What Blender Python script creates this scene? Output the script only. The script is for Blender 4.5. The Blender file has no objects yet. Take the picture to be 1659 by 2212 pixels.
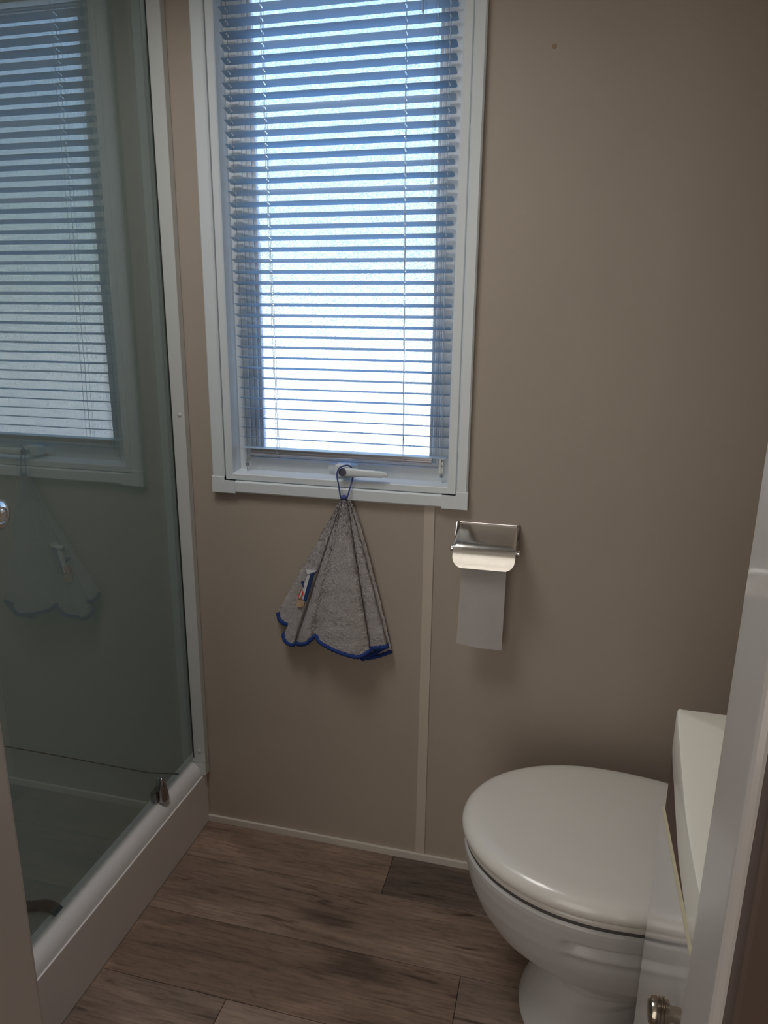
import bpy, bmesh, math, random
from mathutils import Vector, Matrix, noise
random.seed(7)
C = bpy.context.scene.collection
SC = bpy.context.scene
PI = math.pi

# ------------------------------------------------------------------ camera
CAM = Vector((0.80753949, -1.43200775, 1.25))
ROWS = ((0.96996845, 0.24296756, 0.01131221),      # right
        (0.07334961, -0.24784791, -0.96601825),    # down
        (-0.23190739, 0.93783697, -0.25822623))    # forward
cd = bpy.data.cameras.new('camera')
cam = bpy.data.objects.new('camera', cd); C.objects.link(cam)
r, d_, f_ = (Vector(v) for v in ROWS)
cam.matrix_world = Matrix(((r.x, -d_.x, -f_.x, CAM.x), (r.y, -d_.y, -f_.y, CAM.y), (r.z, -d_.z, -f_.z, CAM.z), (0, 0, 0, 1)))
cd.sensor_fit = 'VERTICAL'; cd.sensor_height = 24; cd.lens = 1550.88 / 2212 * 24
cd.clip_start = 0.02
SC.camera = cam

# ------------------------------------------------------------------ light
w = bpy.data.worlds.new('world'); SC.world = w; w.use_nodes = True
wn, wl = w.node_tree.nodes, w.node_tree.links
wn.clear()
tc = wn.new('ShaderNodeTexCoord'); sx = wn.new('ShaderNodeSeparateXYZ'); mr = wn.new('ShaderNodeMapRange')
mr.inputs['From Min'].default_value = -0.3; mr.inputs['From Max'].default_value = 1.0
cr = wn.new('ShaderNodeValToRGB'); bg = wn.new('ShaderNodeBackground'); wo = wn.new('ShaderNodeOutputWorld')
el = cr.color_ramp.elements
el[0].position = 0.0; el[0].color = (0.92, 0.95, 0.90, 1)
el[1].position = 1.0; el[1].color = (0.06, 0.22, 0.75, 1)
for p, c in ((0.24, (0.88, 0.95, 0.88, 1)), (0.31, (0.66, 0.82, 0.93, 1)), (0.44, (0.25, 0.50, 0.90, 1))):
    e = el.new(p); e.color = c
wl.new(tc.outputs['Generated'], sx.inputs[0]); wl.new(sx.outputs['Z'], mr.inputs['Value'])
wl.new(mr.outputs[0], cr.inputs[0]); wl.new(cr.outputs[0], bg.inputs[0]); wl.new(bg.outputs[0], wo.inputs[0])
bg.inputs[1].default_value = 2.7

def lamp(name, kind, loc, aim, energy, color, size=None, sy=None):
    l = bpy.data.lights.new(name, kind); o = bpy.data.objects.new(name, l); C.objects.link(o)
    o.location = loc
    o.rotation_euler = (Vector(aim) - Vector(loc)).to_track_quat('-Z', 'Y').to_euler()
    l.energy = energy; l.color = color
    if kind == 'AREA':
        l.shape = 'RECTANGLE'; l.size = size; l.size_y = sy or size
    return o
sun = lamp('sun', 'SUN', (2, -6, 7), (0, 2.4, 0), 7.0, (1.0, 0.95, 0.86)); sun.data.angle = 0.01
lamp('hallway_daylight', 'AREA', (0.45, -2.47, 1.05), (0.45, -0.5, 1.05), 7.6, (1.0, 0.93, 0.84), 0.8, 1.8)
top_fill = lamp('ceiling_fill', 'AREA', (0.22, -0.70, 2.045), (0.22, -0.70, 0.0), 4.9, (1.0, 0.985, 0.96), 0.42, 0.42)  # added lamp, unseen under the ceiling, for soft top-down fill
top_fill.data.spread = math.radians(150)
SC.view_settings.view_transform = 'Standard'; SC.view_settings.look = 'None'
SC.view_settings.gamma = 1; SC.view_settings.use_curve_mapping = False
SC.view_settings.exposure = 0.0
SC.cycles.use_denoising = True
SC.cycles.max_bounces = 10; SC.cycles.diffuse_bounces = 6; SC.cycles.glossy_bounces = 5
SC.cycles.transmission_bounces = 8; SC.cycles.transparent_max_bounces = 16
SC.cycles.sample_clamp_indirect = 4.0

# ------------------------------------------------------------------ materials
def mat(name, col, rough=0.5, metal=0.0, var=0.0, vscale=8.0, bump=0.0, bscale=200.0, coat=0.0, spec=0.5, bdist=0.001, tint=None, subs=0):
    m = bpy.data.materials.new(name); m.use_nodes = True
    n, l = m.node_tree.nodes, m.node_tree.links
    b = n['Principled BSDF']
    b.inputs['Base Color'].default_value = (*col, 1); b.inputs['Roughness'].default_value = rough
    b.inputs['Metallic'].default_value = metal; b.inputs['Coat Weight'].default_value = coat
    b.inputs['Coat Roughness'].default_value = 0.08
    b.inputs['Specular IOR Level'].default_value = spec
    t = n.new('ShaderNodeTexCoord')
    if var > 0:
        nz = n.new('ShaderNodeTexNoise'); nz.inputs['Scale'].default_value = vscale; nz.inputs['Detail'].default_value = 4
        l.new(t.outputs['Object'], nz.inputs['Vector'])
        mx = n.new('ShaderNodeMix'); mx.data_type = 'RGBA'
        c2 = tint or col
        mx.inputs[6].default_value = (*[c * (1 - var) for c in col], 1)
        mx.inputs[7].default_value = (*[min(1, c * (1 + var)) for c in c2], 1)
        l.new(nz.outputs['Fac'], mx.inputs[0]); l.new(mx.outputs[2], b.inputs['Base Color'])
    if bump > 0:
        nb = n.new('ShaderNodeTexNoise'); nb.inputs['Scale'].default_value = bscale; nb.inputs['Detail'].default_value = 3
        l.new(t.outputs['Object'], nb.inputs['Vector'])
        bp = n.new('ShaderNodeBump'); bp.inputs['Strength'].default_value = bump; bp.inputs['Distance'].default_value = bdist
        l.new(nb.outputs['Fac'], bp.inputs['Height']); l.new(bp.outputs[0], b.inputs['Normal'])
    return m

WALL = mat('wall_vinyl', (0.43, 0.363, 0.300), 0.6, var=0.05, vscale=5, bump=0.25, bscale=420, bdist=0.0006)
STRIP = mat('joint_strip', (0.58, 0.50, 0.42), 0.5, var=0.03)
SKIRT = mat('skirting', (0.62, 0.57, 0.50), 0.4, var=0.03)
UPVC = mat('white_upvc', (0.72, 0.77, 0.80), 0.28, var=0.02, vscale=3, bump=0.05, bscale=30)
LINER = mat('shower_liner', (0.86, 0.87, 0.86), 0.3, var=0.03, vscale=3, bump=0.08, bscale=25)
TRAY = mat('shower_tray_acrylic', (0.74, 0.73, 0.73), 0.45, var=0.02, vscale=4)
TRAYP = mat('tray_front_board', (0.76, 0.72, 0.71), 0.4, var=0.03, vscale=6)
ALU = mat('white_aluminium', (0.62, 0.64, 0.62), 0.35, var=0.02)
DARK = mat('black_rubber', (0.02, 0.02, 0.02), 0.5, var=0.1)
CHROME = mat('chrome', (0.82, 0.82, 0.84), 0.08, 1.0, var=0.04, vscale=6)
DCHROME = mat('dark_chrome', (0.40, 0.38, 0.38), 0.12, 1.0, var=0.08, vscale=30)
BRUSH = mat('brushed_steel', (0.80, 0.78, 0.74), 0.13, 1.0, var=0.05, vscale=10)
NICKEL = mat('worn_nickel', (0.50, 0.44, 0.36), 0.18, 1.0, var=0.25, vscale=80)
CERAMIC = mat('white_ceramic', (0.62, 0.605, 0.60), 0.32, coat=0.15, var=0.015)
LID = mat('toilet_lid_plastic', (0.80, 0.77, 0.72), 0.22, coat=0.3, var=0.015)
BASIN = mat('cream_basin', (0.92, 0.885, 0.78), 0.3, coat=0.3, var=0.015)
GLOSSW = mat('gloss_white_door', (0.74, 0.71, 0.71), 0.12, coat=0.8, var=0.015)
CREAME = mat('cream_edging', (0.72, 0.66, 0.46), 0.4, var=0.08, vscale=60)
BROWN = mat('brown_carcass', (0.12, 0.068, 0.05), 0.6, var=0.15, vscale=20)
BROWNH = mat('brown_hall_trim', (0.115, 0.077, 0.066), 0.5, var=0.12, vscale=14)
JAMB = mat('white_door_lining', (0.62, 0.59, 0.57), 0.25, coat=0.4, var=0.02)
SLAT = mat('blind_slat_paint', (0.47, 0.58, 0.68), 0.35, var=0.02)
RAIL = mat('blind_rail', (0.62, 0.60, 0.66), 0.25, 0.5, var=0.03)
CORD = mat('blind_cord', (0.55, 0.60, 0.68), 0.7, var=0.05)
GCORD = mat('guide_cable', (0.25, 0.28, 0.32), 0.5, var=0.05)
TERRY = mat('grey_terry', (0.84, 0.79, 0.78), 0.95, var=0.2, vscale=160, bump=1.0, bscale=480, bdist=0.003, spec=0.1)
BLUE = mat('blue_binding', (0.022, 0.05, 0.21), 0.85, var=0.3, vscale=150, bump=0.6, bscale=500, spec=0.2)
NAVY = mat('navy_applique', (0.012, 0.045, 0.16), 0.8, var=0.2, vscale=200)
RED = mat('red_applique', (0.55, 0.09, 0.05), 0.8, var=0.2, vscale=200)
WHITEA = mat('white_applique', (0.62, 0.62, 0.64), 0.8, var=0.1, vscale=200)
TANA = mat('tan_applique', (0.42, 0.30, 0.18), 0.85, var=0.3, vscale=250)
LOOP = mat('blue_loop', (0.07, 0.09, 0.27), 0.8, var=0.2, vscale=150)
PAPER = mat('toilet_paper', (0.80, 0.78, 0.77), 0.95, var=0.03, vscale=60, bump=0.5, bscale=900, spec=0.1)
CARD = mat('cardboard_core', (0.35, 0.26, 0.17), 0.9, var=0.1)
PLUM = mat('plum_button', (0.10, 0.085, 0.14), 0.4, var=0.1)
HOSE = mat('grey_ribbed_hose', (0.19, 0.20, 0.215), 0.45, var=0.1, vscale=60)
SEAL = mat('dark_sealant', (0.10, 0.10, 0.095), 0.7, var=0.3, vscale=60)
CEIL = mat('ceiling_white', (0.75, 0.73, 0.70), 0.7, var=0.02)
HALL = mat('hall_wall', (0.34, 0.27, 0.22), 0.6, var=0.05)
GRAVEL = mat('pale_gravel', (0.72, 0.69, 0.63), 0.9, var=0.3, vscale=12, bump=0.5, bscale=40, bdist=0.02)
HEDGE = mat('hedge_leaves', (0.30, 0.36, 0.16), 0.7, var=0.5, vscale=9)

def clear_mat(name, col, fac):
    m = bpy.data.materials.new(name); m.use_nodes = True
    n, l = m.node_tree.nodes, m.node_tree.links; n.clear()
    t = n.new('ShaderNodeBsdfTransparent'); t.inputs[0].default_value = (*col, 1)
    g = n.new('ShaderNodeBsdfGlossy'); g.inputs['Roughness'].default_value = 0.03
    lw = n.new('ShaderNodeLayerWeight'); lw.inputs['Blend'].default_value = 0.5
    pw = n.new('ShaderNodeMath'); pw.operation = 'POWER'; pw.inputs[1].default_value = 4.0
    fr = n.new('ShaderNodeMath'); fr.operation = 'MULTIPLY_ADD'; fr.inputs[1].default_value = 1 - fac; fr.inputs[2].default_value = fac
    l.new(lw.outputs['Facing'], pw.inputs[0]); l.new(pw.outputs[0], fr.inputs[0])
    mx = n.new('ShaderNodeMixShader'); o = n.new('ShaderNodeOutputMaterial')
    l.new(fr.outputs[0], mx.inputs[0]); l.new(t.outputs[0], mx.inputs[1]); l.new(g.outputs[0], mx.inputs[2]); l.new(mx.outputs[0], o.inputs[0])
    return m, g, mx
PLASTIC, _, _ = clear_mat('clear_plastic', (0.97, 0.96, 0.94), 0.06)
GLASS, gg, gm = clear_mat('tinted_shower_glass', (0.71, 0.765, 0.75), 0.155)
gg.inputs['Roughness'].default_value = 0.012
CLEARPANE, _, _ = clear_mat('outer_pane_face', (1, 1, 1), 0.03)

def pane_mat():
    m = bpy.data.materials.new('obscure_glass'); m.use_nodes = True
    n, l = m.node_tree.nodes, m.node_tree.links; n.clear()
    t = n.new('ShaderNodeTexCoord')
    nz = n.new('ShaderNodeTexNoise'); nz.inputs['Scale'].default_value = 330; nz.inputs['Detail'].default_value = 1.5
    l.new(t.outputs['Object'], nz.inputs['Vector'])
    bp = n.new('ShaderNodeBump'); bp.inputs['Strength'].default_value = 0.9; bp.inputs['Distance'].default_value = 0.004
    l.new(nz.outputs['Fac'], bp.inputs['Height'])
    rf = n.new('ShaderNodeBsdfRefraction'); rf.inputs['IOR'].default_value = 1.25; rf.inputs['Roughness'].default_value = 0.32
    n2 = n.new('ShaderNodeTexNoise'); n2.inputs['Scale'].default_value = 420; n2.inputs['Detail'].default_value = 2
    l.new(t.outputs['Object'], n2.inputs['Vector'])
    c2 = n.new('ShaderNodeValToRGB'); c2.color_ramp.elements[0].position = .40; c2.color_ramp.elements[0].color = (.50, .55, .58, 1)
    c2.color_ramp.elements[1].position = .56; c2.color_ramp.elements[1].color = (1, 1, 1, 1)
    l.new(n2.outputs['Fac'], c2.inputs[0]); l.new(c2.outputs[0], rf.inputs['Color'])
    tl = n.new('ShaderNodeBsdfTranslucent'); tl.inputs['Color'].default_value = (0.85, 0.92, 0.95, 1)
    l.new(bp.outputs[0], rf.inputs['Normal']); l.new(bp.outputs[0], tl.inputs['Normal'])
    mx = n.new('ShaderNodeMixShader'); mx.inputs[0].default_value = 0.35
    gl = n.new('ShaderNodeBsdfGlossy'); gl.inputs['Roughness'].default_value = 0.2
    l.new(bp.outputs[0], gl.inputs['Normal'])
    m2 = n.new('ShaderNodeMixShader'); m2.inputs[0].default_value = 0.04
    o = n.new('ShaderNodeOutputMaterial')
    l.new(rf.outputs[0], mx.inputs[1]); l.new(tl.outputs[0], mx.inputs[2])
    l.new(mx.outputs[0], m2.inputs[1]); l.new(gl.outputs[0], m2.inputs[2]); l.new(m2.outputs[0], o.inputs[0])
    return m
OBSCURE = pane_mat()

def plank_mat(k, tone, warm):
    m = bpy.data.materials.new('floor_vinyl_%d' % k); m.use_nodes = True
    n, l = m.node_tree.nodes, m.node_tree.links; b = n['Principled BSDF']
    t = n.new('ShaderNodeTexCoord')
    def tex(sc, scale, det, off, dist=0.0):
        mp = n.new('ShaderNodeMapping'); mp.inputs['Scale'].default_value = sc; mp.inputs['Location'].default_value = (off, off * 1.7, off * .3)
        nz = n.new('ShaderNodeTexNoise'); nz.inputs['Scale'].default_value = scale; nz.inputs['Detail'].default_value = det
        nz.inputs['Distortion'].default_value = dist
        l.new(t.outputs['Object'], mp.inputs[0]); l.new(mp.outputs[0], nz.inputs['Vector']); return nz.outputs['Fac']
    def ramp(src, pts):
        cr = n.new('ShaderNodeValToRGB'); e = cr.color_ramp.elements
        e[0].position = pts[0][0]; e[0].color = (*pts[0][1], 1); e[1].position = pts[-1][0]; e[1].color = (*pts[-1][1], 1)
        for p, c in pts[1:-1]:
            x = e.new(p); x.color = (*c, 1)
        l.new(src, cr.inputs[0]); return cr.outputs[0]
    def mul(a, bb, fac=1.0):
        mx = n.new('ShaderNodeMix'); mx.data_type = 'RGBA'; mx.blend_type = 'MULTIPLY'; mx.inputs[0].default_value = fac
        l.new(a, mx.inputs[6]); l.new(bb, mx.inputs[7]); return mx.outputs[2]
    o = k * 3.17 + 1.3
    a = (0.245 * tone * warm, 0.172 * tone, 0.132 * tone / warm)
    c2 = tuple(v * 1.55 for v in a); c0 = tuple(v * 0.55 for v in a)
    col = ramp(tex((1.6, 7, 1), 2.2, 5, o, 0.6), [(0.30, c0), (0.44, a), (0.56, tuple(v * 1.15 for v in a)), (0.70, c2)])
    col = mul(col, ramp(tex((2.2, 60, 1), 3.0, 6, o + 5, 0.3), [(0.30, (0.74, 0.72, 0.70)), (0.55, (1, 1, 1)), (0.8, (1.12, 1.1, 1.08))]))
    col = mul(col, ramp(tex((1.2, 9, 1), 3.4, 8, o + 9, 1.8), [(0.30, (0.30, 0.27, 0.25)), (0.39, (0.9, 0.9, 0.9)), (1.0, (1, 1, 1))]), 0.8)
    col = mul(col, ramp(tex((5, 34, 1), 5, 4, o + 2), [(0.33, (0.66, 0.64, 0.62)), (0.5, (1, 1, 1)), (1.0, (1.1, 1.1, 1.1))]), 0.7)
    l.new(col, b.inputs['Base Color']); b.inputs['Roughness'].default_value = 0.5
    b.inputs['Specular IOR Level'].default_value = 0.35
    bp = n.new('ShaderNodeBump'); bp.inputs['Strength'].default_value = 0.3; bp.inputs['Distance'].default_value = 0.001
    l.new(tex((4, 80, 1), 3, 4, o + 5), bp.inputs['Height']); l.new(bp.outputs[0], b.inputs['Normal'])
    return m

# ------------------------------------------------------------------ helpers
def obj(name, bm, m, parent=None, smooth=False, mats=None):
    me = bpy.data.meshes.new(name)
    bmesh.ops.recalc_face_normals(bm, faces=bm.faces)
    bm.to_mesh(me); bm.free()
    for x in (mats or [m]): me.materials.append(x)
    o = bpy.data.objects.new(name, me); C.objects.link(o)
    if parent: o.parent = parent
    if smooth:
        for p in me.polygons: p.use_smooth = True
        if smooth != 'all':
            try: me.set_sharp_from_angle(angle=math.radians(smooth if smooth is not True else 40))
            except Exception: pass
    return o
def thing(name, label, cat, loc=(0, 0, 0), group=None):
    o = bpy.data.objects.new(name, None); C.objects.link(o); o.location = loc; o.empty_display_size = 0.05
    tag(o, label, cat, group); return o
def tag(o, label, cat, group=None):
    o['label'] = label; o['category'] = cat
    if group: o['group'] = group
    return o
def lab(o, s): o['label'] = s; return o
def struct(name, bm, m, smooth=False, mats=None):
    o = obj(name, bm, m, None, smooth, mats); o['kind'] = 'structure'; return o
def sempty(name):
    o = bpy.data.objects.new(name, None); C.objects.link(o); o['kind'] = 'structure'; return o
BM = bmesh.new
def box(bm, x0, x1, y0, y1, z0, z1, bev=0.0, seg=2):
    g = bmesh.ops.create_cube(bm, size=1)['verts']
    for v in g: v.co = Vector(((x0 + x1) / 2 + v.co.x * (x1 - x0), (y0 + y1) / 2 + v.co.y * (y1 - y0), (z0 + z1) / 2 + v.co.z * (z1 - z0)))
    if bev:
        es = {e for v in g for e in v.link_edges}
        bmesh.ops.bevel(bm, geom=list(es), offset=bev, segments=seg, affect='EDGES', profile=0.7)
    return bm
def bx(*a, **k): return box(BM(), *a, **k)
def tube(bm, pts, rad, seg=8, closed=False, flat=1.0, up=None):
    pts = [Vector(p) for p in pts]; n = len(pts); rings = []
    rr = rad if isinstance(rad, (list, tuple)) else [rad] * n
    prev = None
    for i, p in enumerate(pts):
        a = pts[(i - 1) % n] if (i > 0 or closed) else p; b = pts[(i + 1) % n] if (i < n - 1 or closed) else p
        t = (b - a).normalized()
        ref = up or (Vector((0, 0, 1)) if abs(t.z) < 0.9 else Vector((0, 1, 0)))
        if prev is not None and up is None: ref = prev
        s = t.cross(ref)
        if s.length < 1e-6: s = t.orthogonal()
        s.normalize(); u = s.cross(t).normalized(); prev = u
        rings.append([bm.verts.new(p + (s * math.cos(2 * PI * k / seg) * flat + u * math.sin(2 * PI * k / seg)) * rr[i]) for k in range(seg)])
    for i in range(n if closed else n - 1):
        A, B = rings[i], rings[(i + 1) % n]
        for k in range(seg): bm.faces.new((A[k], A[(k + 1) % seg], B[(k + 1) % seg], B[k]))
    if not closed:
        bm.faces.new(rings[0][::-1]); bm.faces.new(rings[-1])
    return bm
def lathe(bm, prof, org, axis, seg=32):
    ax = Vector(axis).normalized(); s = ax.orthogonal().normalized(); u = ax.cross(s); org = Vector(org); rings = []
    for rad, h in prof:
        if rad < 1e-6: rings.append([bm.verts.new(org + ax * h)])
        else: rings.append([bm.verts.new(org + ax * h + (s * math.cos(2 * PI * k / seg) + u * math.sin(2 * PI * k / seg)) * rad) for k in range(seg)])
    for A, B in zip(rings, rings[1:]):
        for k in range(seg):
            k2 = (k + 1) % seg
            if len(A) == 1 and len(B) == 1: continue
            if len(A) == 1: bm.faces.new((A[0], B[k], B[k2]))
            elif len(B) == 1: bm.faces.new((A[k], A[k2], B[0]))
            else: bm.faces.new((A[k], A[k2], B[k2], B[k]))
    for R in (() if prof[0] == prof[-1] else (rings[0], rings[-1])):
        if len(R) > 1: bm.faces.new(R)
    return bm
def extrude_poly(bm, pts, vec):
    """closed polygon of 3d points pushed along vec"""
    v = Vector(vec); A = [bm.verts.new(Vector(p)) for p in pts]; B = [bm.verts.new(Vector(p) + v) for p in pts]
    n = len(pts)
    for i in range(n): bm.faces.new((A[i], A[(i + 1) % n], B[(i + 1) % n], B[i]))
    bm.faces.new(A[::-1]); bm.faces.new(B); return bm
def loft(bm, rings, cap0=True, cap1=True):
    R = [[bm.verts.new(Vector(p)) for p in ring] for ring in rings]; n = len(R[0])
    for A, B in zip(R, R[1:]):
        for k in range(n): bm.faces.new((A[k], A[(k + 1) % n], B[(k + 1) % n], B[k]))
    if cap0: bm.faces.new(R[0][::-1])
    if cap1: bm.faces.new(R[-1])
    return bm
def ring_frame(bm, o, i, y0, y1, bev=0.0):
    """rectangular picture-frame ring, o and i = (x0,x1,z0,z1), extruded y0..y1 (y0 towards the room)"""
    P = [(o[0], o[2]), (o[1], o[2]), (o[1], o[3]), (o[0], o[3])]; Q = [(i[0], i[2]), (i[1], i[2]), (i[1], i[3]), (i[0], i[3])]
    def rr(P, y, dx=0):
        return [bm.verts.new((x, y, z)) for x, z in P]
    def ins(P, s):  # move corners inwards by s
        return [(P[0][0] + s, P[0][1] + s), (P[1][0] - s, P[1][1] + s), (P[2][0] - s, P[2][1] - s), (P[3][0] + s, P[3][1] - s)]
    loops = [rr(P, y1), rr(P, y0 + bev), rr(ins(P, bev), y0), rr(ins(Q, -bev), y0), rr(Q, y0 + bev), rr(Q, y1)] if bev else [rr(P, y1), rr(P, y0), rr(Q, y0), rr(Q, y1)]
    n = len(loops)
    for a in range(n):
        A, B = loops[a], loops[(a + 1) % n]
        for k in range(4): bm.faces.new((A[k], A[(k + 1) % 4], B[(k + 1) % 4], B[k]))
    return bm
def catmull(pts, n):
    out = []; P = [Vector(p) for p in pts]
    for i in range(len(P) - 1):
        p0, p1, p2, p3 = P[max(i - 1, 0)], P[i], P[i + 1], P[min(i + 2, len(P) - 1)]
        for k in range(n):
            t = k / n
            out.append(0.5 * ((2 * p1) + (p2 - p0) * t + (2 * p0 - 5 * p1 + 4 * p2 - p3) * t * t + (3 * p1 - p0 - 3 * p2 + p3) * t ** 3))
    out.append(P[-1]); return out

# ------------------------------------------------------------------ room shell
XR, XL, YF, ZC = 1.255, -0.76, -1.0, 2.06
WO = (0.080, 0.618, 0.890, 1.925)          # hole in the wall
bm = BM()
for a in ((XL - .06, WO[0], 0, .055, -.02, ZC), (WO[1], XR + .06, 0, .055, -.02, ZC), (WO[0], WO[1], 0, .055, -.02, WO[2]), (WO[0], WO[1], 0, .055, WO[3], ZC)):
    box(bm, *a)
struct('wall_back', bm, WALL)
struct('wall_left', bx(XL - .06, XL, -2.5, 0, -.02, ZC), WALL)
struct('wall_right', bx(XR, XR + .06, -2.5, 0, -.02, ZC), WALL)
DX0, DX1, DZ = 0.382, 0.917, 1.93
bm = BM()
for a in ((XL, DX0 - .018, YF - .06, YF - .004, 0, ZC), (DX1 + .018, XR, YF - .06, YF - .004, 0, ZC), (DX0 - .018, DX1 + .018, YF - .06, YF - .004, DZ + .018, ZC)):
    box(bm, *a)
struct('wall_front', bm, WALL)
struct('wall_hall', bx(XL, XR, -2.56, -2.5, -.02, ZC), HALL)
struct('ceiling', bx(XL - .06, XR + .06, -2.56, .055, ZC, ZC + .05), CEIL)
# the door lining: two jambs and a head, one frame
d1 = sempty('door_1')
obj('jamb', bx(DX0 - .018, DX0, YF - .067, YF, 0, DZ + .018, bev=.0075, seg=4), JAMB, d1)
obj('jamb', bx(DX1, DX1 + .018, YF - .067, YF, 0, DZ + .018, bev=.0075, seg=4), JAMB, d1)
obj('lintel', bx(DX0, DX1, YF - .067, YF, DZ, DZ + .018, bev=.002), JAMB, d1)
struct('trim_2', bx(DX1 + .006, DX1 + .075, YF - .082, YF - .0605, 0, ZC - .01, bev=.003), BROWNH)
struct('trim_3', bx(DX0 - .075, DX0 - .020, YF - .082, YF - .0605, 0, ZC - .01, bev=.003), BROWNH)

# floor and its planks (joints run along x)
fl = struct('floor', bx(XL - .06, XR + .06, -2.56, .055, -.06, -.0035), mat('subfloor', (0.03, 0.024, 0.02), 0.8, var=0.2))
rows = [(-0.128, 0.0, [0.0, 0.489, 1.40]), (-0.2915, -0.128, [0.0, 1.12, 1.30]), (-0.454, -0.2915, [0.0, 0.6925, 1.40]),
        (-0.617, -0.454, [0.0, 0.268, 1.16, 1.40]), (-0.780, -0.617, [0.0, 0.80, 1.40]), (-0.943, -0.780, [0.0, 0.42, 1.40]),
        (-1.106, -0.943, [-.1, 0.9, 1.40]), (-1.269, -1.106, [-.76, 0.5, 1.40]), (-1.432, -1.269, [-.76, 0.2, 1.1, 1.40]),
        (-1.595, -1.432, [-.76, 0.6, 1.40]), (-1.758, -1.595, [-.76, 0.1, 1.0, 1.40]), (-1.921, -1.758, [-.76, 0.7, 1.40]),
        (-2.084, -1.921, [-.76, 0.3, 1.40]), (-2.247, -2.084, [-.76, 0.8, 1.40]), (-2.5, -2.247, [-.76, 0.4, 1.40])]
tones = {(0, 0): (1.08, 1.02), (0, 1): (0.62, 0.95), (1, 0): (1.0, 1.0), (2, 0): (0.95, 1.03), (2, 1): (1.05, 0.96), (3, 0): (1.05, 0.97), (3, 1): (1.45, 0.97)}
k = 0
for ri, (y0, y1, xs) in enumerate(rows):
    for ci in range(len(xs) - 1):
        x0, x1 = xs[ci], min(xs[ci + 1], XR)
        tn = tones.get((ri, ci), (random.uniform(.85, 1.15), random.uniform(.96, 1.04)))
        g = 0.0005
        bm = bx(x0 + g, x1 - g, y0 + g, y1 - g, -.0035, 0.0, bev=.0006, seg=1)
        obj('plank', bm, plank_mat(k, *tn), fl); k += 1

struct('baseboard_back', bx(0.0, XR, -.007, 0, 0, .0185, bev=.002), SKIRT)
struct('baseboard_right', bx(XR - .007, XR, -.99, -.007, 0, .0185, bev=.002), SKIRT)
struct('trim_1', bx(0.5410, 0.5632, -.0028, 0, .0185, .880, bev=.0012), STRIP)

dm = bpy.data.objects['wall_back']
obj('filled_screw_hole', lathe(BM(), [(0, .0006), (.003, .0005), (.0042, 0)], (.7468, -.0001, 1.7095), (0, -1, 0), 12), mat('scuff', (.33, .24, .16), .7, var=.2), dm)
# outside: sunlit gravel and a hedge
g = obj('ground', bx(-16, 16, .055, 16, -.75, -.62), GRAVEL); g['kind'] = 'structure'
struct('wall_garden', bx(-14, 14, 9.0, 9.2, -.62, 1.45), mat('pale_render', (0.85, 0.81, 0.72), 0.9, var=.04))
h = thing('clipped_hedge', 'dense green hedge behind the obscured window glass', 'hedge', (0, 11, -.62))
bm = BM()
bmesh.ops.create_grid(bm, x_segments=60, y_segments=16, size=1)
for v in bm.verts:
    x, z = v.co.x * 14, (v.co.y + 1) * 1.75
    v.co = Vector((x, .0 + .25 * noise.noise(Vector((x * 2, z * 2, 0))) + .5 * (z / 3.5) ** 4, z + (.12 * noise.noise(Vector((x * 1.3, 3, 1))) if z > 3.2 else 0)))
ex = bmesh.ops.extrude_face_region(bm, geom=list(bm.faces))
for v in [q for q in ex['geom'] if isinstance(q, bmesh.types.BMVert)]: v.co.y += .8
obj('foliage', bm, HEDGE, h)

# ------------------------------------------------------------------ window
w1 = sempty('window_1')
O1 = (0.064, 0.631, 0.878, 1.94); I1 = (0.0928, 0.608, 0.9045, 1.915)
bm = ring_frame(BM(), O1, I1, -.014, 0.0, bev=.003); obj('outer_trim', bm, UPVC, w1)
for sx_, (xa, xb) in ((-1, (0.0628, 0.096)), (1, (0.600, 0.6322))):      # moulded corner pieces
    for za, zb in ((.8762, .9130), (1.905, 1.9418)):
        bm = BM()
        cx = I1[0] if sx_ < 0 else I1[1]; cz = I1[2] if za < 1 else I1[3]
        xo = xa if sx_ < 0 else xb; xi = xb if sx_ < 0 else xa
        xi = 0.118 if sx_ < 0 else 0.578
        zo = za if za < 1 else zb; zi = zb if za < 1 else za
        pts = [(xo, zo), (xi, zo), (xi, cz), (cx, cz), (cx, zi), (xo, zi)]
        extrude_poly(bm, [(p[0], -.0152, p[1]) for p in pts], (0, .0152, 0))
        bmesh.ops.bevel(bm, geom=[e for e in bm.edges if all(abs(v.co.y + .0152) < 1e-5 for v in e.verts)], offset=.0008, segments=1, affect='EDGES')
        obj('trim_corner', bm, UPVC, w1)
obj('frame_gap', ring_frame(BM(), (.088, .613, .898, 1.92), (.10, .60, .91, 1.905), -.004, 0.02), DARK, w1)
bm = ring_frame(BM(), (0.0940, 0.6070, 0.9056, 1.914), (0.1115, 0.5885, 0.9205, 1.897), -.009, 0.06, bev=.002)
for v in bm.verts:
    if v.co.z < .93 and v.co.y > .02 and v.co.z > .915: v.co.z += .006
obj('casing', bm, UPVC, w1)
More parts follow.
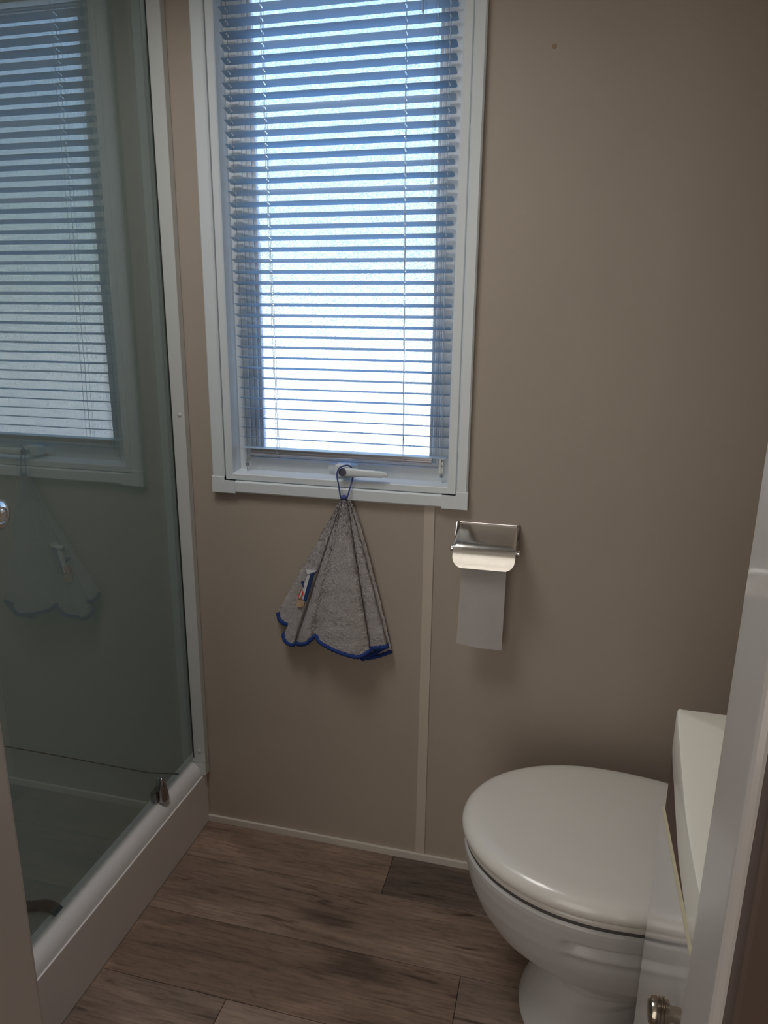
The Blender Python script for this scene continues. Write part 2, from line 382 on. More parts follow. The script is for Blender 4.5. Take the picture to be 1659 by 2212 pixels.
# sash face, glazing bead with ridges, pane
GO = (0.168, 0.5405, 0.9715, 1.858)
obj('sash', ring_frame(BM(), (0.1115, 0.5885, 0.9205, 1.897), (0.1405, 0.5610, 0.952, 1.875), .030, .055, bev=.002), UPVC, w1)
obj('sash_step', ring_frame(BM(), (0.1405, 0.5610, 0.952, 1.875), (0.1500, 0.5560, 0.962, 1.867), .033, .055, bev=.0015), UPVC, w1)
obj('glazing_bead', ring_frame(BM(), (0.1500, 0.5560, 0.962, 1.867), (0.1600, 0.5470, 0.9675, 1.861), .0345, .055, bev=.002), UPVC, w1)
obj('glazing_seal', ring_frame(BM(), (0.1600, 0.5470, 0.9675, 1.861), GO, .038, .052, bev=.0015), mat('grey_seal', (.74, .76, .78), .6, var=.2, vscale=300), w1)
bm = bx(0.155, 0.552, .044, .050, .960, 1.868)
for f in bm.faces: f.material_index = 1 if f.calc_center_median().y > .0495 else 0
obj('pane', bm, OBSCURE, w1, mats=[OBSCURE, CLEARPANE])

# the handle on the bottom sash rail
hb = obj('handle_base', bx(0.3215, 0.389, .022, .031, .9325, .9490, bev=.004, seg=3), UPVC, w1)
obj('cover_cap', bx(0.3245, 0.3385, .0203, .023, .9365, .9455, bev=.0013), UPVC, hb)
obj('hub', bx(0.345, 0.378, -.004, .024, .9305, .9530, bev=.005, seg=3), UPVC, hb)
bm = BM(); ringsL = []
for t in [i / 16 for i in range(17)]:
    x = .3605 + t * (.4640 - .3605)
    hh = .0105 - .0040 * t ** .6; zc = .9415 - .0012 * t
    yc = -.0165 - .002 * math.sin(t * PI); th = .0065 - .0025 * t
    if t > .93: hh *= .7; th *= .7
    if t == 0: hh *= .75
    ringsL.append([(x, yc + math.copysign(abs(math.cos(a)) ** .6, math.cos(a)) * th, zc + math.copysign(abs(math.sin(a)) ** .6, math.sin(a)) * hh) for a in [2 * PI * q / 20 for q in range(20)]])
loft(bm, ringsL); obj('lever', bm, UPVC, hb, smooth=True)
bm = lathe(BM(), [(0.0, 0.0), (.0080, 0), (.0085, .001), (.0085, .012), (.0078, .0135), (0, .014)], (.3685, -.012, .9415), (0, -1, 0), 24)
lab(obj('release_button', bm, PLUM, hb, smooth=True), 'dark plum round button')

# ------------------------------------------------------------------ venetian blind
YB = 0.0005; CH = 0.0245; TILT = math.radians(14)
bl = thing('venetian_blind', 'open venetian blind of thin blue-grey slats hanging in the window', 'blind', (.35, .012, .978))
ST = {'gl': -.2225 + .012, 'l1': -.1480, 'l2': .1360, 'gr': .2210 - .006}
def slat_mesh():
    bm = BM()
    L = .2290; stn = [-.2165, -.1447, .1350, .2155]
    xs = [-L, -L + .0015, -L + .004]
    for s in stn: xs += [s - .0075, s - .0014, s + .0014, s + .0075] if abs(s) < .2 else [s - .0013, s + .0013]
    xs += [L - .004, L - .0015, L]; xs = sorted(set(round(x, 5) for x in xs))
    vs = [-1, -.72, -.45, -.1, .25, .5, .78, 1]
    V = {}
    for i, x in enumerate(xs):
        e = L - abs(x); sh = 1 - .22 * max(0, 1 - e / .004) ** 2
        for j, s in enumerate(vs):
            s2 = s * sh; y = s2 * CH / 2; z = .0016 * (1 - s2 * s2)
            V[i, j] = bm.verts.new((x, y * math.cos(TILT) + z * math.sin(TILT), -y * math.sin(TILT) + z * math.cos(TILT)))
    for i in range(len(xs) - 1):
        mid = (xs[i] + xs[i + 1]) / 2
        hole = any(abs(mid - s) < .0014 for s in stn)
        for j in range(len(vs) - 1):
            if hole and 1 < j < 5: continue
            bm.faces.new((V[i, j], V[i + 1, j], V[i + 1, j + 1], V[i, j + 1]))
    bmesh.ops.solidify(bm, geom=list(bm.faces), thickness=.0002)
    return bm
N = 44; P0 = .9795; PITCH = .02153
base = obj('slat', slat_mesh(), SLAT, bl, smooth=35)
def cx_at(z): return .3551 - .0094 * (z - .979) / .84
for i in range(1, N - 3):
    o = base if i == 1 else base.copy()
    if i > 1: C.objects.link(o)
    o.parent = bl
    z = P0 + i * PITCH
    # slat edge towards the room sits at y=YB; its centre is lower and further out
    zz = z - CH / 2 * math.sin(TILT)
    wob = random.uniform(-.0004, .0004)
    o.matrix_basis = Matrix.Translation((cx_at(z) + wob - .35, YB + CH / 2 - .012, zz - .978)) @ Matrix.Rotation(random.uniform(-.0012, .0012), 4, 'Y') @ Matrix.Rotation(random.uniform(-.02, .02), 4, 'X')
def B(o): o.matrix_parent_inverse = Matrix.Translation((-.35, -.012, -.978)); return o
B(obj('bottom_slat', bx(.1265, .5825, YB - .001, YB + CH, .9765, .9778, bev=.0005), SLAT, bl))
bm = tube(BM(), [(.149, .0125, .9675), (.5515, .0125, .9675)], .0060, 20, flat=1.0)
box(bm, .149, .5515, .0075, .0175, .969, .9765)
B(obj('bottom_rail', bm, RAIL, bl, smooth=True))
B(obj('headrail', bx(.122, .577, .0, .0265, 1.862, 1.893, bev=.002), UPVC, bl))
def xst(s, z): return s + cx_at(z)
for s in (-.1447, .1350):
    for dy, dx in ((.0008, 0.0018), (CH - .001, -.0014)):
        pts = [(xst(s, z) + dx + .0006 * math.sin(z * 60 + s), YB + dy, z - (0.0 if dy < .01 else .004)) for z in [.966 + .0299 * q for q in range(31)]]
        B(obj('ladder_cord', tube(BM(), pts, .00045, 5), CORD, bl))
    pts = [(xst(s, z) + .0008 * math.sin(z * 37), YB + CH / 2, z) for z in [.966 + .0299 * q for q in range(31)]]
    B(obj('lift_cord', tube(BM(), pts, .0006, 5), CORD, bl))
    B(obj('cord_stop', lathe(BM(), [(0, 0), (.0025, .001), (.003, .003), (.002, .006), (0, .007)], (xst(s, .96), YB + CH / 2, .9625), (0, 0, -1), 10), PLASTIC, bl))
for s, bxx in ((-.2165, .1373), (.2155, .5712)):
    z0 = .934 if s < 0 else .936
    pts = [(bxx + (.002 if s > 0 else -.002), YB + .014, .9235), (bxx, YB + .012, z0)] + [(xst(s, z), YB + CH / 2, z) for z in (.968, 1.2, 1.5, 1.86)]
    B(obj('guide_cable', tube(BM(), pts, .0006, 6), GCORD if s < 0 else CORD, bl))
    br = B(obj('tension_bracket', tube(BM(), [(bxx + (.020 if s < 0 else -.003), .016, .966), (bxx + (.012 if s < 0 else -.001), .015, .956), (bxx, YB + .012, .9475), (bxx, YB + .012, .9405)], [.0042, .0040, .0044, .0048], 10, flat=.8), PLASTIC, bl, smooth=True))
    if s > 0:
        q = obj('bracket_plate', bx(bxx - .006, bxx + .005, .011, .0135, .944, .9755, bev=.001), PLASTIC, br); B(q); q.matrix_parent_inverse = Matrix()
        for zz in (.9705, .9595):
            obj('bracket_screw', lathe(BM(), [(0, 0), (.0018, 0), (.0018, .001), (0, .0012)], (bxx + .001, .011, zz), (0, -1, 0), 10), GCORD, br)
    else:
        obj('bracket_screw', lathe(BM(), [(0, 0), (.0024, 0), (.0024, .001), (0, .0012)], (bxx + .011, .011, .9585), (0, -1, 0), 10), GCORD, br)
    obj('tensioner', tube(BM(), [(bxx, YB + .012, .9405), (bxx, YB + .012, .9355)], .0036, 10), GCORD, br)
# clear tilt wand and pull-cord clip
wand = B(obj('tilt_wand', tube(BM(), [(.5415, -.011, 1.86), (.5430, -.011, 1.78), (.5405, -.012, 1.49)], .0028, 8), PLASTIC, bl, smooth='all'))
obj('wand_tip', tube(BM(), [(.5407, -.012, 1.499), (.5407, -.012, 1.497), (.5402, -.012, 1.482), (.5402, -.012, 1.480), (.5398, -.0125, 1.458), (.5398, -.0125, 1.456)], [.0030, .0045, .0050, .0044, .0066, .0060], 6), PLASTIC, wand)
pc = B(obj('pull_cord', tube(BM(), [(.5150, -.008, 1.865), (.5157, -.010, 1.781)], .0012, 6), CORD, bl))
obj('cord_clip', tube(BM(), [(.5170, -.010, 1.797), (.5112, -.010, 1.792), (.5108, -.010, 1.765), (.5128, -.010, 1.758), (.5195, -.010, 1.7565), (.5215, -.010, 1.762), (.5215, -.010, 1.790)], .0012, 8, closed=True), PLASTIC, pc, smooth='all')
obj('cord_knot', tube(BM(), [(.5157, -.010, 1.783), (.5160, -.010, 1.777), (.5163, -.010, 1.772)], [.001, .0022, .001], 8), CORD, pc)

# ------------------------------------------------------------------ shower
tr = thing('shower_tray', 'white shower tray with rounded rim along the left wall', 'shower tray', (-.35, -.5, 0))
def T(o, t): o.matrix_parent_inverse = Matrix.Translation(-Vector(t.location)); return o
prof = [(-.0035, .0), (-.0035, .144), (-.0045, .150), (-.0075, .158), (-.012, .1655), (-.018, .1720), (-.0245, .1760), (-.0258, .1776), (-.0338, .1782),
        (-.036, .1765), (-.038, .171), (-.041, .150), (-.046, .125), (-.054, .112), (-.068, .1035), (-.068, 0)]
bm = extrude_poly(BM(), [(x, -.001, z) for x, z in prof], (0, -.996, 0)); T(obj('rim', bm, TRAY, tr, smooth=25), tr)
T(obj('tray_floor', bx(-.752, -.068, -.997, -.001, 0, .1035), TRAY, tr), tr)
T(obj('corner_block', bx(-.0215, .0083, -.0203, -.001, .1455, .1780, bev=.0015), ALU, tr), tr)
T(obj('front_panel', bx(-.0035, .0005, -.997, -.001, 0.0, .1425, bev=.0010), TRAYP, tr), tr)
T(obj('sealant_line', tube(BM(), [(x, -.004, .113 + .0015 * math.sin(x * 9) + (.012 * max(0, (x + .16) / .09) if x > -.16 else 0)) for x in [-.75 + .0226 * q for q in range(31)]], .0014, 6), SEAL, tr), tr)
T(obj('waste_cover', lathe(BM(), [(0, 0), (.042, 0), (.045, .002), (.04, .005), (0, .006)], (-.45, -.5, .103), (0, 0, 1), 28), CHROME, tr, smooth=True), tr)
tag(obj('shower_hose', tube(BM(), [p for p in catmull([(-.36, -.56, .1137), (-.28, -.51, .1137), (-.20, -.470, .1137), (-.150, -.4546, .1137), (-.122, -.4447, .1137), (-.100, -.448, .1137), (-.080, -.456, .1139)], 14)], [.0098 if q % 2 else .0080 for q in range(85)], 12), HOSE), 'grey ribbed plastic hose lying in the shower tray', 'hose')
lp = sempty('trim_4')   # plastic liner of the shower alcove
obj('liner', bx(XL, -.034, -.0035, 0, .10, ZC), LINER, lp); obj('liner', bx(XL, XL + .0035, YF, -.0035, .10, ZC), LINER, lp)
obj('liner', bx(XL + .0035, -.02, YF - .004, YF, .10, ZC), LINER, lp)

ss = thing('shower_screen', 'glass shower door with white wall post and chrome knob', 'shower screen', (-.025, -.02, .178))
T(obj('glass', bx(-.0275, -.0225, -.94, -.021, .2075, 1.90, bev=.0008, seg=1), GLASS, ss), ss)
T(obj('wall_post', bx(-.034, .0085, -.0205, -.001, .1783, 1.92, bev=.0025, seg=3), ALU, ss), ss)
T(obj('edge_seal', bx(-.0222, -.0208, -.0225, -.0205, .192, 1.90), DARK, ss), ss)
for z in (1.0455, .2127):
    T(obj('screw_cap', lathe(BM(), [(0, 0), (.0045, 0), (.0043, .0012), (.003, .002), (0, .0022)], (-.0035 if z > 1 else -.006, -.0205, z), (0, -1, 0), 16), ALU, ss, smooth=True), ss)
T(obj('frame_top', bx(-.038, -.012, -.99, -.021, 1.90, 1.92, bev=.002), ALU, ss), ss)
# lower pivot of the door: a pointed dark-chrome shell on a block
hg = T(lab(obj('pivot_hinge', BM(), DCHROME, ss), 'dark chrome pointed pivot'), ss)
bm = BM(); rg = []
for t in [i / 14 for i in range(15)]:
    z = .1785 + .0595 * t; ww = .0138 * (1 - t ** 2.4) ** .55 + .0002; dd = .0120 * (1 - t ** 2.2) ** .6 + .0002
    rg.append([(-.0185 + dd * math.cos(a), -.170 - .002 * t + ww * math.sin(a), z) for a in [2 * PI * q / 20 for q in range(20)]])
loft(bm, rg); me = hg.data; bmesh.ops.recalc_face_normals(bm, faces=bm.faces); bm.to_mesh(me); bm.free()
for p in me.polygons: p.use_smooth = True
obj('pivot_block', bx(-.040, -.024, -.190, -.158, .1785, .207, bev=.004), DCHROME, hg)
kb = T(obj('door_knob', lathe(BM(), [(0, -.003), (.010, -.003), (.0105, .012), (.013, .016), (.020, .020), (.0235, .025), (.0242, .0295), (.0232, .034), (.0195, .0375), (.0125, .0395), (.0120, .0375), (.0095, .0375), (.009, .0390), (.005, .040), (0, .040)], (-.0225, -.5790, .9660), (1, 0, 0), 40), CHROME, ss, smooth=50), ss)
T(obj('knob_back_plate', lathe(BM(), [(0, 0), (.022, 0), (.022, .006), (.018, .010), (0, .010)], (-.0275, -.5790, .9660), (-1, 0, 0), 32), CHROME, ss, smooth=True), ss)

# ------------------------------------------------------------------ toilet
YT = -.303
to = thing('toilet', 'white ceramic toilet with closed lid facing the shower', 'toilet', (.95, YT, 0))
def outline(x0, hw, xw, xb, hwb, yc, n=64, nose=1.0, pw=2.0):
    """plan outline: rounded nose at x0, widest hw at xw, straight back edge at xb"""
    pts = []
    m = n // 2
    for i in range(m + 1):
        t = i / m
        a = PI / 2 * min(1, t / .62)
        if t <= .62: x = xw - (xw - x0) * math.cos(a) ** (2 / pw); h_ = hw * math.sin(a) ** (2 / pw)
        else:
            q = (t - .62) / .38; x = xw + (xb - xw) * q; h_ = hw + (hwb - hw) * q * q
        pts.append((x, h_))
    return [(x, yc + h_) for x, h_ in pts] + [(x, yc - h_) for x, h_ in pts[::-1][:-1]]
def scaled(o, s, cx, cy): return [(cx + (x - cx) * s, cy + (y - cy) * s) for x, y in o]
LO = outline(.6835, .189, .925, 1.105, .160, YT)
def inset(o, d):
    n = len(o); out = []
    for i in range(n):
        a, b = Vector(o[i - 1]), Vector(o[(i + 1) % n]); t = (b - a).normalized(); nn = Vector((t.y, -t.x))
        p = Vector(o[i]); c = Vector((.92, YT))
        if (p + nn * .001 - c).length > (p - c).length: nn = -nn
        out.append(tuple(p + nn * d))
    return out
lid = []
for d, z in ((.006, .3740), (.002, .3755), (0, .3790), (0, .3860), (.0015, .3905), (.005, .3955), (.011, .4000), (.018, .4030)):
    lid.append([(x, y, z) for x, y in inset(LO, d)])
last = [(p[0], p[1]) for p in lid[-1]]
for sc_, z in ((.92, .4045), (.78, .4062), (.55, .4078), (.25, .4088)):
    lid.append([(x, y, z) for x, y in scaled(last, sc_, .93, YT)])
lidj = T(obj('lid', loft(BM(), lid), LID, to, smooth=60), to)
SR = inset(LO, .0035)
T(obj('seat', loft(BM(), [[(x, y, z) for x, y in inset(LO, d)] for d, z in ((.012, .3600), (.0065, .3612), (.0055, .3650), (.0055, .3690), (.011, .3722))]), LID, to, smooth=60), to)
T(obj('seat_gap_shade', loft(BM(), [[(x, y, z) for x, y in inset(LO, .0085)] for z in (.3530, .3610)]), mat('gap_shade_grey', (.10, .10, .10), .7, var=.1), to), to)  # dark ring standing in for the shade line between seat and bowl rim
prof = [  # z, x front, half width, x widest, x back, back half width
 (0.0, .810, .108, .88, 1.02, .045), (.008, .806, .110, .88, 1.02, .047), (.030, .812, .104, .89, 1.02, .045), (.060, .822, .097, .90, 1.02, .045),
 (.095, .836, .091, .91, 1.02, .050), (.124, .850, .090, .93, 1.05, .060), (.141, .842, .095, .945, 1.08, .075), (.157, .812, .108, .95, 1.09, .090),
 (.176, .772, .125, .945, 1.10, .11), (.205, .739, .145, .94, 1.10, .13), (.240, .717, .159, .935, 1.10, .14), (.280, .701, .171, .93, 1.10, .15),
 (.315, .6925, .1785, .928, 1.10, .155), (.338, .6895, .1820, .926, 1.10, .157), (.347, .6895, .1825, .925, 1.10, .157), (.3525, .693, .1790, .925, 1.10, .155), (.3545, .699, .173, .925, 1.10, .15)]
rg = []
for z, xf, hw, xw, xb, hb_ in prof:
    rg.append([[x, y, z] for x, y in outline(xf, hw, xw, xb, hb_, YT, n=160)])
rings2 = []
for a, b in zip(rg, rg[1:]):
    for q in range(10): rings2.append([[a[i][c] + (b[i][c] - a[i][c]) * q / 10 for c in range(3)] for i in range(len(a))])
rings2.append(rg[-1])
for ring in rings2:      # moulded recess on both flanks under the rim
    for p in ring:
        if p[0] > .86:
            zz = p[2] - (.306 + .02 * (p[0] - .9)); e = (zz / (.0065 if zz > 0 else .013)) ** 2
            s = min(1, max(0, (p[0] - .866) / .018))
            p[1] -= math.copysign((.0125 * math.exp(-e) - .005 * math.exp(-((zz + .032) / .012) ** 2)) * s, p[1] - YT)
T(obj('bowl', loft(BM(), rings2), CERAMIC, to, smooth='all'), to)
T(obj('bowl_neck', bx(1.09, XR, YT - .10, YT + .10, .14, .353, bev=.012, seg=3), CERAMIC, to, smooth=True), to)
T(obj('flush_button', lathe(BM(), [(0, 0), (.019, 0), (.019, .004), (.016, .006), (0, .006)], (XR, YT, .80), (-1, 0, 0), 24), CHROME, to, smooth=True), to)
for s in (-1, 1):
    T(obj('hinge', tube(BM(), [(1.098, YT + s * .085, .372), (1.098, YT + s * .045, .372)], .012, 16), LID, to, smooth=True), to)

# ------------------------------------------------------------------ vanity unit
va = thing('vanity_cabinet', 'gloss white cabinet with dark brown rail under the cream basin', 'cabinet', (1.15, -.78, 0))
T(obj('carcass', bx(.974, XR - .002, -.998, -.562, .0, .728, bev=.001), BROWN, va), va)
dr = T(obj('door', bx(.9700, .9738, -.997, -.5605, .035, .6385, bev=.0006), GLOSSW, va), va)
obj('edge_strip', bx(.97005, .9745, -.997, -.5607, .6385, .6405), CREAME, dr)
KX, KY, KZ = .938, -.7961, .5640
kn = obj('knob', lathe(BM(), [(0, 0), (.0105, .0004), (.0132, .0022), (.0142, .005), (.0142, .0085), (.0132, .0088), (.0132, .0098), (.0145, .0102), (.0145, .0122), (.0135, .0126), (.0135, .0135), (.0147, .014), (.0147, .016), (.0128, .0165), (.0128, .020), (.0078, .0205), (.0078, .0330), (0, .0330)], (KX, KY, KZ), (1, 0, 0), 36), NICKEL, dr, smooth=30)
lab(kn, 'worn nickel ribbed knob')
front = [(.9735, -.5600), (.9705, -.5780), (.9665, -.6150), (.9637, -.6477), (.9605, -.6780), (.9575, -.7116), (.9526, -.7667), (.9499, -.8147), (.9488, -.8452), (.9482, -.8763), (.9482, -.92), (.950, -.96), (.953, -.998)]
fr = [p for p in catmull([(x, y, 0) for x, y in front], 4)]
ba = thing('wash_basin', 'cream washbasin slab with bowed front on the white cabinet', 'basin', (1.15, -.78, .729))
def bout(dx): return [(p.x + dx, p.y) for p in fr] + [(XR - .002, -.998), (XR - .002, -.5600)]
rgs = []
for dx, z in ((.004, .7290), (.0005, .7310), (0, .735), (0, .780), (.0012, .7838), (.004, .7855)):
    ring = []
    for i, (x, y) in enumerate(bout(dx)):
        yy = y - (dx if abs(y + .56) < 1e-4 else 0)
        ring.append((x, yy, z))
    rgs.append(ring)
bm = loft(BM(), rgs, cap1=False)
top = [v for v in bm.verts if abs(v.co.z - .7855) < 1e-6]
# top surface with an oval bowl sunk into it
bm.edges.ensure_lookup_table()
loop_e = [e for e in bm.edges if all(abs(v.co.z - .7855) < 1e-6 for v in e.verts)]
cxb, cyb = 1.115, -.79; nb = 40; prevr = None; ring0 = None
for rx, ry, z in ((.095, .150, .7855), (.091, .146, .780), (.080, .130, .750), (.06, .10, .735), (.03, .04, .7315)):
    ringv = [bm.verts.new((cxb + rx * math.cos(2 * PI * q / nb), cyb + ry * math.sin(2 * PI * q / nb), z)) for q in range(nb)]
    if prevr:
        for q in range(nb): bm.faces.new((prevr[q], prevr[(q + 1) % nb], ringv[(q + 1) % nb], ringv[q]))
    else: ring0 = ringv
    prevr = ringv
bm.faces.new(prevr)
ring_e = [bm.edges.get((ring0[q], ring0[(q + 1) % nb])) for q in range(nb)]
bmesh.ops.triangle_fill(bm, edges=loop_e + ring_e, use_beauty=True)
T(obj('basin_slab', bm, BASIN, ba, smooth=35), ba)
T(obj('tap', tube(BM(), [(1.232, -.79, .785), (1.232, -.79, .86), (1.222, -.79, .885), (1.19, -.79, .892), (1.15, -.79, .885)], [.022, .016, .014, .012, .011], 16), CHROME, ba, smooth=True), ba)

# ------------------------------------------------------------------ toilet roll holder and roll
th = thing('toilet_roll_holder', 'polished steel toilet roll holder with curved flap on the wall', 'holder', (.675, 0, .80))
xa, xb = .6135, .7372
def flap_section():
    c = [(v.x, v.y) for v in catmull([(-.010, .8475, 0), (-.026, .8387, 0), (-.042, .8297, 0), (-.054, .8228, 0), (-.0610, .8177, 0), (-.0662, .8110, 0), (-.0700, .8030, 0), (-.0735, .7940, 0), (-.0765, .7855, 0), (-.0790, .7790, 0), (-.0802, .7745, 0)], 3)]
    return c
sec = flap_section()
bm = BM(); nx = 24; G = []
for i, (y, z) in enumerate(sec):
    row = []
    # rounded bottom corners
    drop = max(0, .7960 - z); R = .022
    insx = R - math.sqrt(max(0, R * R - min(drop, R) ** 2)) if z < .7960 else 0
    for k in range(nx + 1):
        t = k / nx; row.append(bm.verts.new((xa + .0 + insx + (xb - xa - 2 * insx) * t, y, z)))
    G.append(row)
for a in range(len(G) - 1):
    for k in range(nx): bm.faces.new((G[a][k], G[a][k + 1], G[a + 1][k + 1], G[a + 1][k]))
bmesh.ops.solidify(bm, geom=list(bm.faces), thickness=.0009)
T(obj('flap', bm, BRUSH, th, smooth=50), th)
T(obj('back_plate', bx(.616, .7345, -.003, -.0005, .775, .849, bev=.001), CHROME, th), th)
for x in (.6115, .7378):
    bm = extrude_poly(BM(), [(x, -.001, .8505), (x, -.012, .8505), (x, -.030, .825), (x, -.052, .812), (x, -.056, .803), (x, -.052, .795), (x, -.040, .795), (x, -.016, .810), (x, -.001, .815)], (.0012, 0, 0))
    T(obj('side_arm', bm, DCHROME, th), th)
bm = tube(BM(), [(.609, -.046, .8035), (.742, -.046, .8035)], .0035, 12)
for x, s in ((.6115, -1), (.7390, 1)):
    lathe(bm, [(0, 0), (.0062, 0), (.0070, .001), (.0070, .0045), (.0058, .006), (0, .006)], (x, -.046, .8035), (s, 0, 0), 20)
T(obj('roller', bm, CHROME, th, smooth=35), th)
T(obj('pivot_rivet', lathe(BM(), [(0, 0), (.003, 0), (.0026, .0016), (0, .002)], (.739, -.010, .844), (1, 0, 0), 12), CHROME, th, smooth=True), th)
ro = thing('toilet_roll', 'nearly used toilet roll with one white sheet hanging down', 'toilet roll', (.676, -.046, .8035))
bm = BM(); prf = [(.0065, -.045), (.0165, -.045), (.0165, .045), (.0065, .045), (.0065, -.045)]
lathe(bm, [(.0135, -.0455), (.0170, -.0455), (.0170, .0455), (.0135, .0455), (.0135, -.0455)], (.676, -.046, .8035), (1, 0, 0), 32)
T(obj('core', lathe(BM(), [(.0105, -.0450), (.0130, -.0450), (.0130, .0450), (.0105, .0450), (.0105, -.0450)], (.676, -.046, .8035), (1, 0, 0), 28), CARD, ro, smooth=35), ro)
T(obj('paper_winding', bm, PAPER, ro, smooth=35), ro)
bm = BM(); G = []
path = [(-.046, .8208), (-.056, .817), (-.0615, .809), (-.0630, .797), (-.0625, .78)] + [(-.0622 + .0122 * (i / 14) ** 1.3, .766 - .171 * i / 14) for i in range(1, 15)]
for i, (y, z) in enumerate(path):
    t = max(0, (.77 - z) / .175); row = []
    for k in range(13):
        s = k / 12
        xl = .6315 + (.6252 - .6315) * t; xr_ = .7212 + (.7196 - .7212) * t
        zz = z - (.004 * s * t) + (random.uniform(-.0006, .0006) if i == len(path) - 1 else 0)
        row.append(bm.verts.new((xl + (xr_ - xl) * s, y - .0022 * math.sin(s * PI) * t + .0012 * math.sin(s * 7 + 1) * t, zz)))
    G.append(row)
for a in range(len(G) - 1):
    for k in range(12): bm.faces.new((G[a][k], G[a][k + 1], G[a + 1][k + 1], G[a + 1][k]))
bmesh.ops.solidify(bm, geom=list(bm.faces), thickness=.0004)
T(obj('hanging_sheet', bm, PAPER, ro, smooth=60), ro)

# ------------------------------------------------------------------ hand towel
tw = thing('hand_towel', 'grey terry hand towel with blue binding hanging from the window handle', 'towel', (.374, -.03, .885))
bot = [(0.2088, -0.010, 0.6033), (0.2175, -0.016, 0.5863), (0.2394, -0.018, 0.5784), (0.2500, -0.012, 0.5753), (0.2379, -0.010, 0.5665),
       (0.2261, -0.020, 0.5548), (0.2354, -0.030, 0.5433), (0.2510, -0.033, 0.5386), (0.2565, -0.023, 0.5398), (0.2700, -0.038, 0.5450),
       (0.2897, -0.045, 0.5530), (0.3103, -0.040, 0.5710), (0.3220, -0.047, 0.5610), (0.3508, -0.053, 0.5511), (0.3828, -0.058, 0.5449), (0.4133, -0.054, 0.5403),
       (0.4351, -0.042, 0.5519), (0.4260, -0.026, 0.5485), (0.4390, -0.030, 0.5530), (0.4665, -0.030, 0.5590), (0.4662, -0.018, 0.5560),
       (0.4400, -0.012, 0.5340), (0.4078, -0.010, 0.5140), (0.4451, -0.012, 0.5259), (0.4776, -0.012, 0.5420)]
bs = catmull(bot, 9); nc = len(bs); nr = 130
apex = Vector((.3735, -.026, .8835))
bm = BM(); G = []
for j in range(nr + 1):
    t = j / nr; row = []
    for i, b in enumerate(bs):
        s = i / (nc - 1)
        tp = apex + Vector(((s - .5) * .022, (b.y + .03) * .30 + .002 * math.sin(s * 20), .003 * math.sin(s * PI) - .002))
        e = 1.0 + (-.20 * max(0, s - .5) / .5)
        x = tp.x + (b.x - tp.x) * t ** e
        y = tp.y + (b.y - tp.y) * (t ** .75) - .008 * math.sin(t * PI) * (1 if .35 < s < .66 else .3)
        z = tp.z + (b.z - tp.z) * t
        q = Vector((x, y, z)); nz = noise.noise(q * 35) * .0025 * min(1, t * 4)
        row.append(bm.verts.new((x + random.uniform(-.0010, .0010), min(y + nz + random.uniform(-.0013, .0013), -.0045), z + random.uniform(-.0005, .0005))))
    G.append(row)
for a in range(nr):
    for k in range(nc - 1): bm.faces.new((G[a][k], G[a][k + 1], G[a + 1][k + 1], G[a + 1][k]))
front_rows = [[v.co.copy() for v in row] for row in G]
bmesh.ops.solidify(bm, geom=list(bm.faces), thickness=.0016)
cl = T(obj('terry_cloth', bm, TERRY, tw, smooth='all'), tw)
bp = [p + Vector((0, -.001, -.001)) for p in bs]
T(lab(obj('binding', tube(BM(), bp, [.0052 + .0009 * math.sin(q * 2.3) for q in range(len(bp))], 8, flat=.85), BLUE, tw, smooth='all'), 'bright blue puckered binding'), tw)
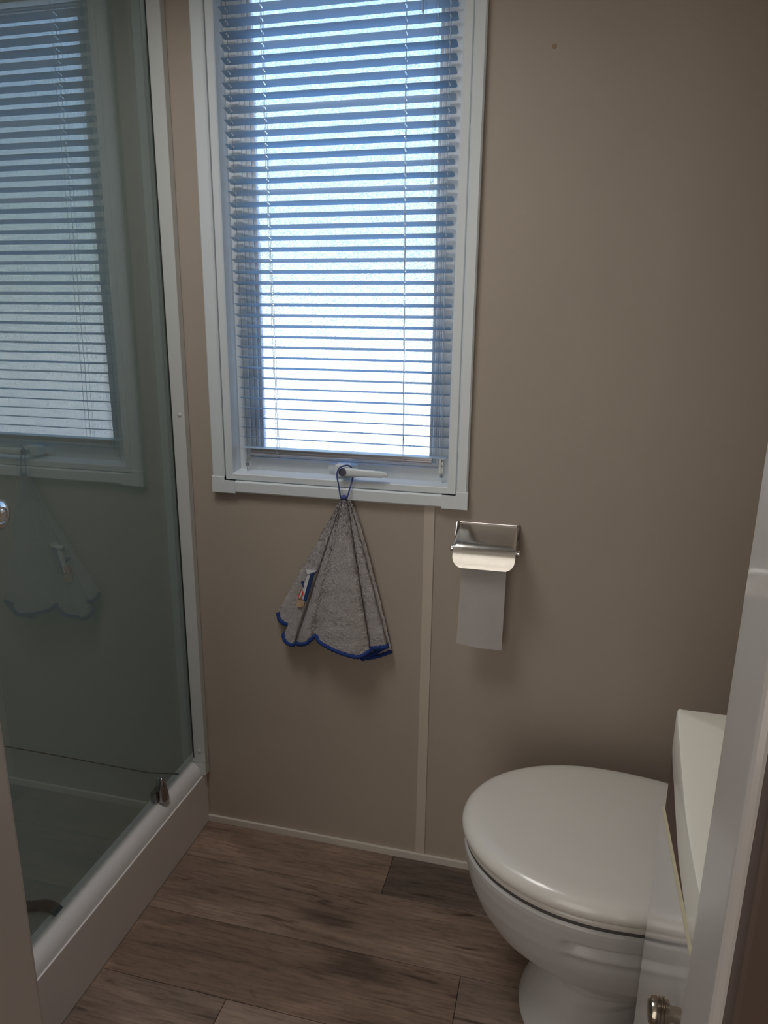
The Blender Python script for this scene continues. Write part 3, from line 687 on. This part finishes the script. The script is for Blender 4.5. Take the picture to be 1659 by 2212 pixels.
T(lab(obj('hanging_loop', tube(BM(), catmull([(.3668, -.026, .884), (.3650, -.028, .892), (.3620, -.030, .915), (.3590, -.031, .934), (.3600, -.030, .944), (.3640, -.028, .9515), (.3720, -.024, .9555), (.3800, -.014, .9545), (.3860, -.008, .946), (.3880, -.010, .932), (.3855, -.018, .915), (.3820, -.024, .898), (.3790, -.026, .886)], 5), .0016, 8), LOOP, tw, smooth='all'), 'blue cord loop'), tw)
bm = BM(); bmesh.ops.create_uvsphere(bm, u_segments=16, v_segments=10, radius=1)
for v in bm.verts: v.co = Vector((.3733 + v.co.x * .0078, -.0275 + v.co.y * .006, .8885 + v.co.z * .0052))
T(obj('loop_knot', bm, LOOP, tw, smooth='all'), tw)
# sewn-on nautical pieces on the left fold: find the cloth there and lay them on it
def cloth_y(x, z):
    best = 1
    for row in front_rows[30:]:
        for c in row:
            if abs(c.z - z) < .004 and abs(c.x - x) < .004 and c.y < best: best = c.y
    return best if best < 0.9 else -.02
def patch(name, pts, m, lift=.0018, th_=.0016):
    ys = [cloth_y(x, z) for x, z in pts]; y = min(sum(ys) / len(ys), -.006)
    bm = extrude_poly(BM(), [(x, yy - lift, z) for (x, z), yy in zip(pts, ys)], (0, th_ * 2, 0))
    return T(obj(name, bm, m, tw), tw)
patch('stitched_roof', [(.2849, .7160), (.2865, .7185), (.3100, .7262), (.3125, .7240), (.3127, .7205), (.2905, .7095), (.2860, .7110)], WHITEA, .0035)
patch('stitched_roof_edge', [(.2843, .7140), (.2905, .7075), (.3127, .7185), (.3127, .7205), (.2905, .7095), (.2860, .7110)], NAVY, .0036)
patch('stitched_door', [(.2985, .7118), (.3078, .7155), (.2880, .6480), (.2826, .6505)], NAVY, .003)
patch('stitched_wall', [(.2905, .7090), (.2978, .7118), (.2822, .6540), (.2780, .6780)], WHITEA, .0022)
for q in range(4):
    d = q * .0042
    patch('stitched_stripe', [(.2655 + d, .6535 + d * .05), (.2690 + d, .6520 + d * .05), (.2735 + d * .9, .6640), (.2765 + d * .6, .6703), (.2735 + d * .6, .6703), (.2695 + d, .6640)], (RED, WHITEA)[q % 2], .0034)
patch('stitched_hull', [(.2640, .6535), (.2826, .6520), (.2850, .6480), (.2835, .6370), (.2740, .6330), (.2648, .6330)], TANA, .003)
patch('stitched_sail', [(.2715, .6880), (.2780, .6905), (.2820, .6780), (.2765, .6800)], NAVY, .003)
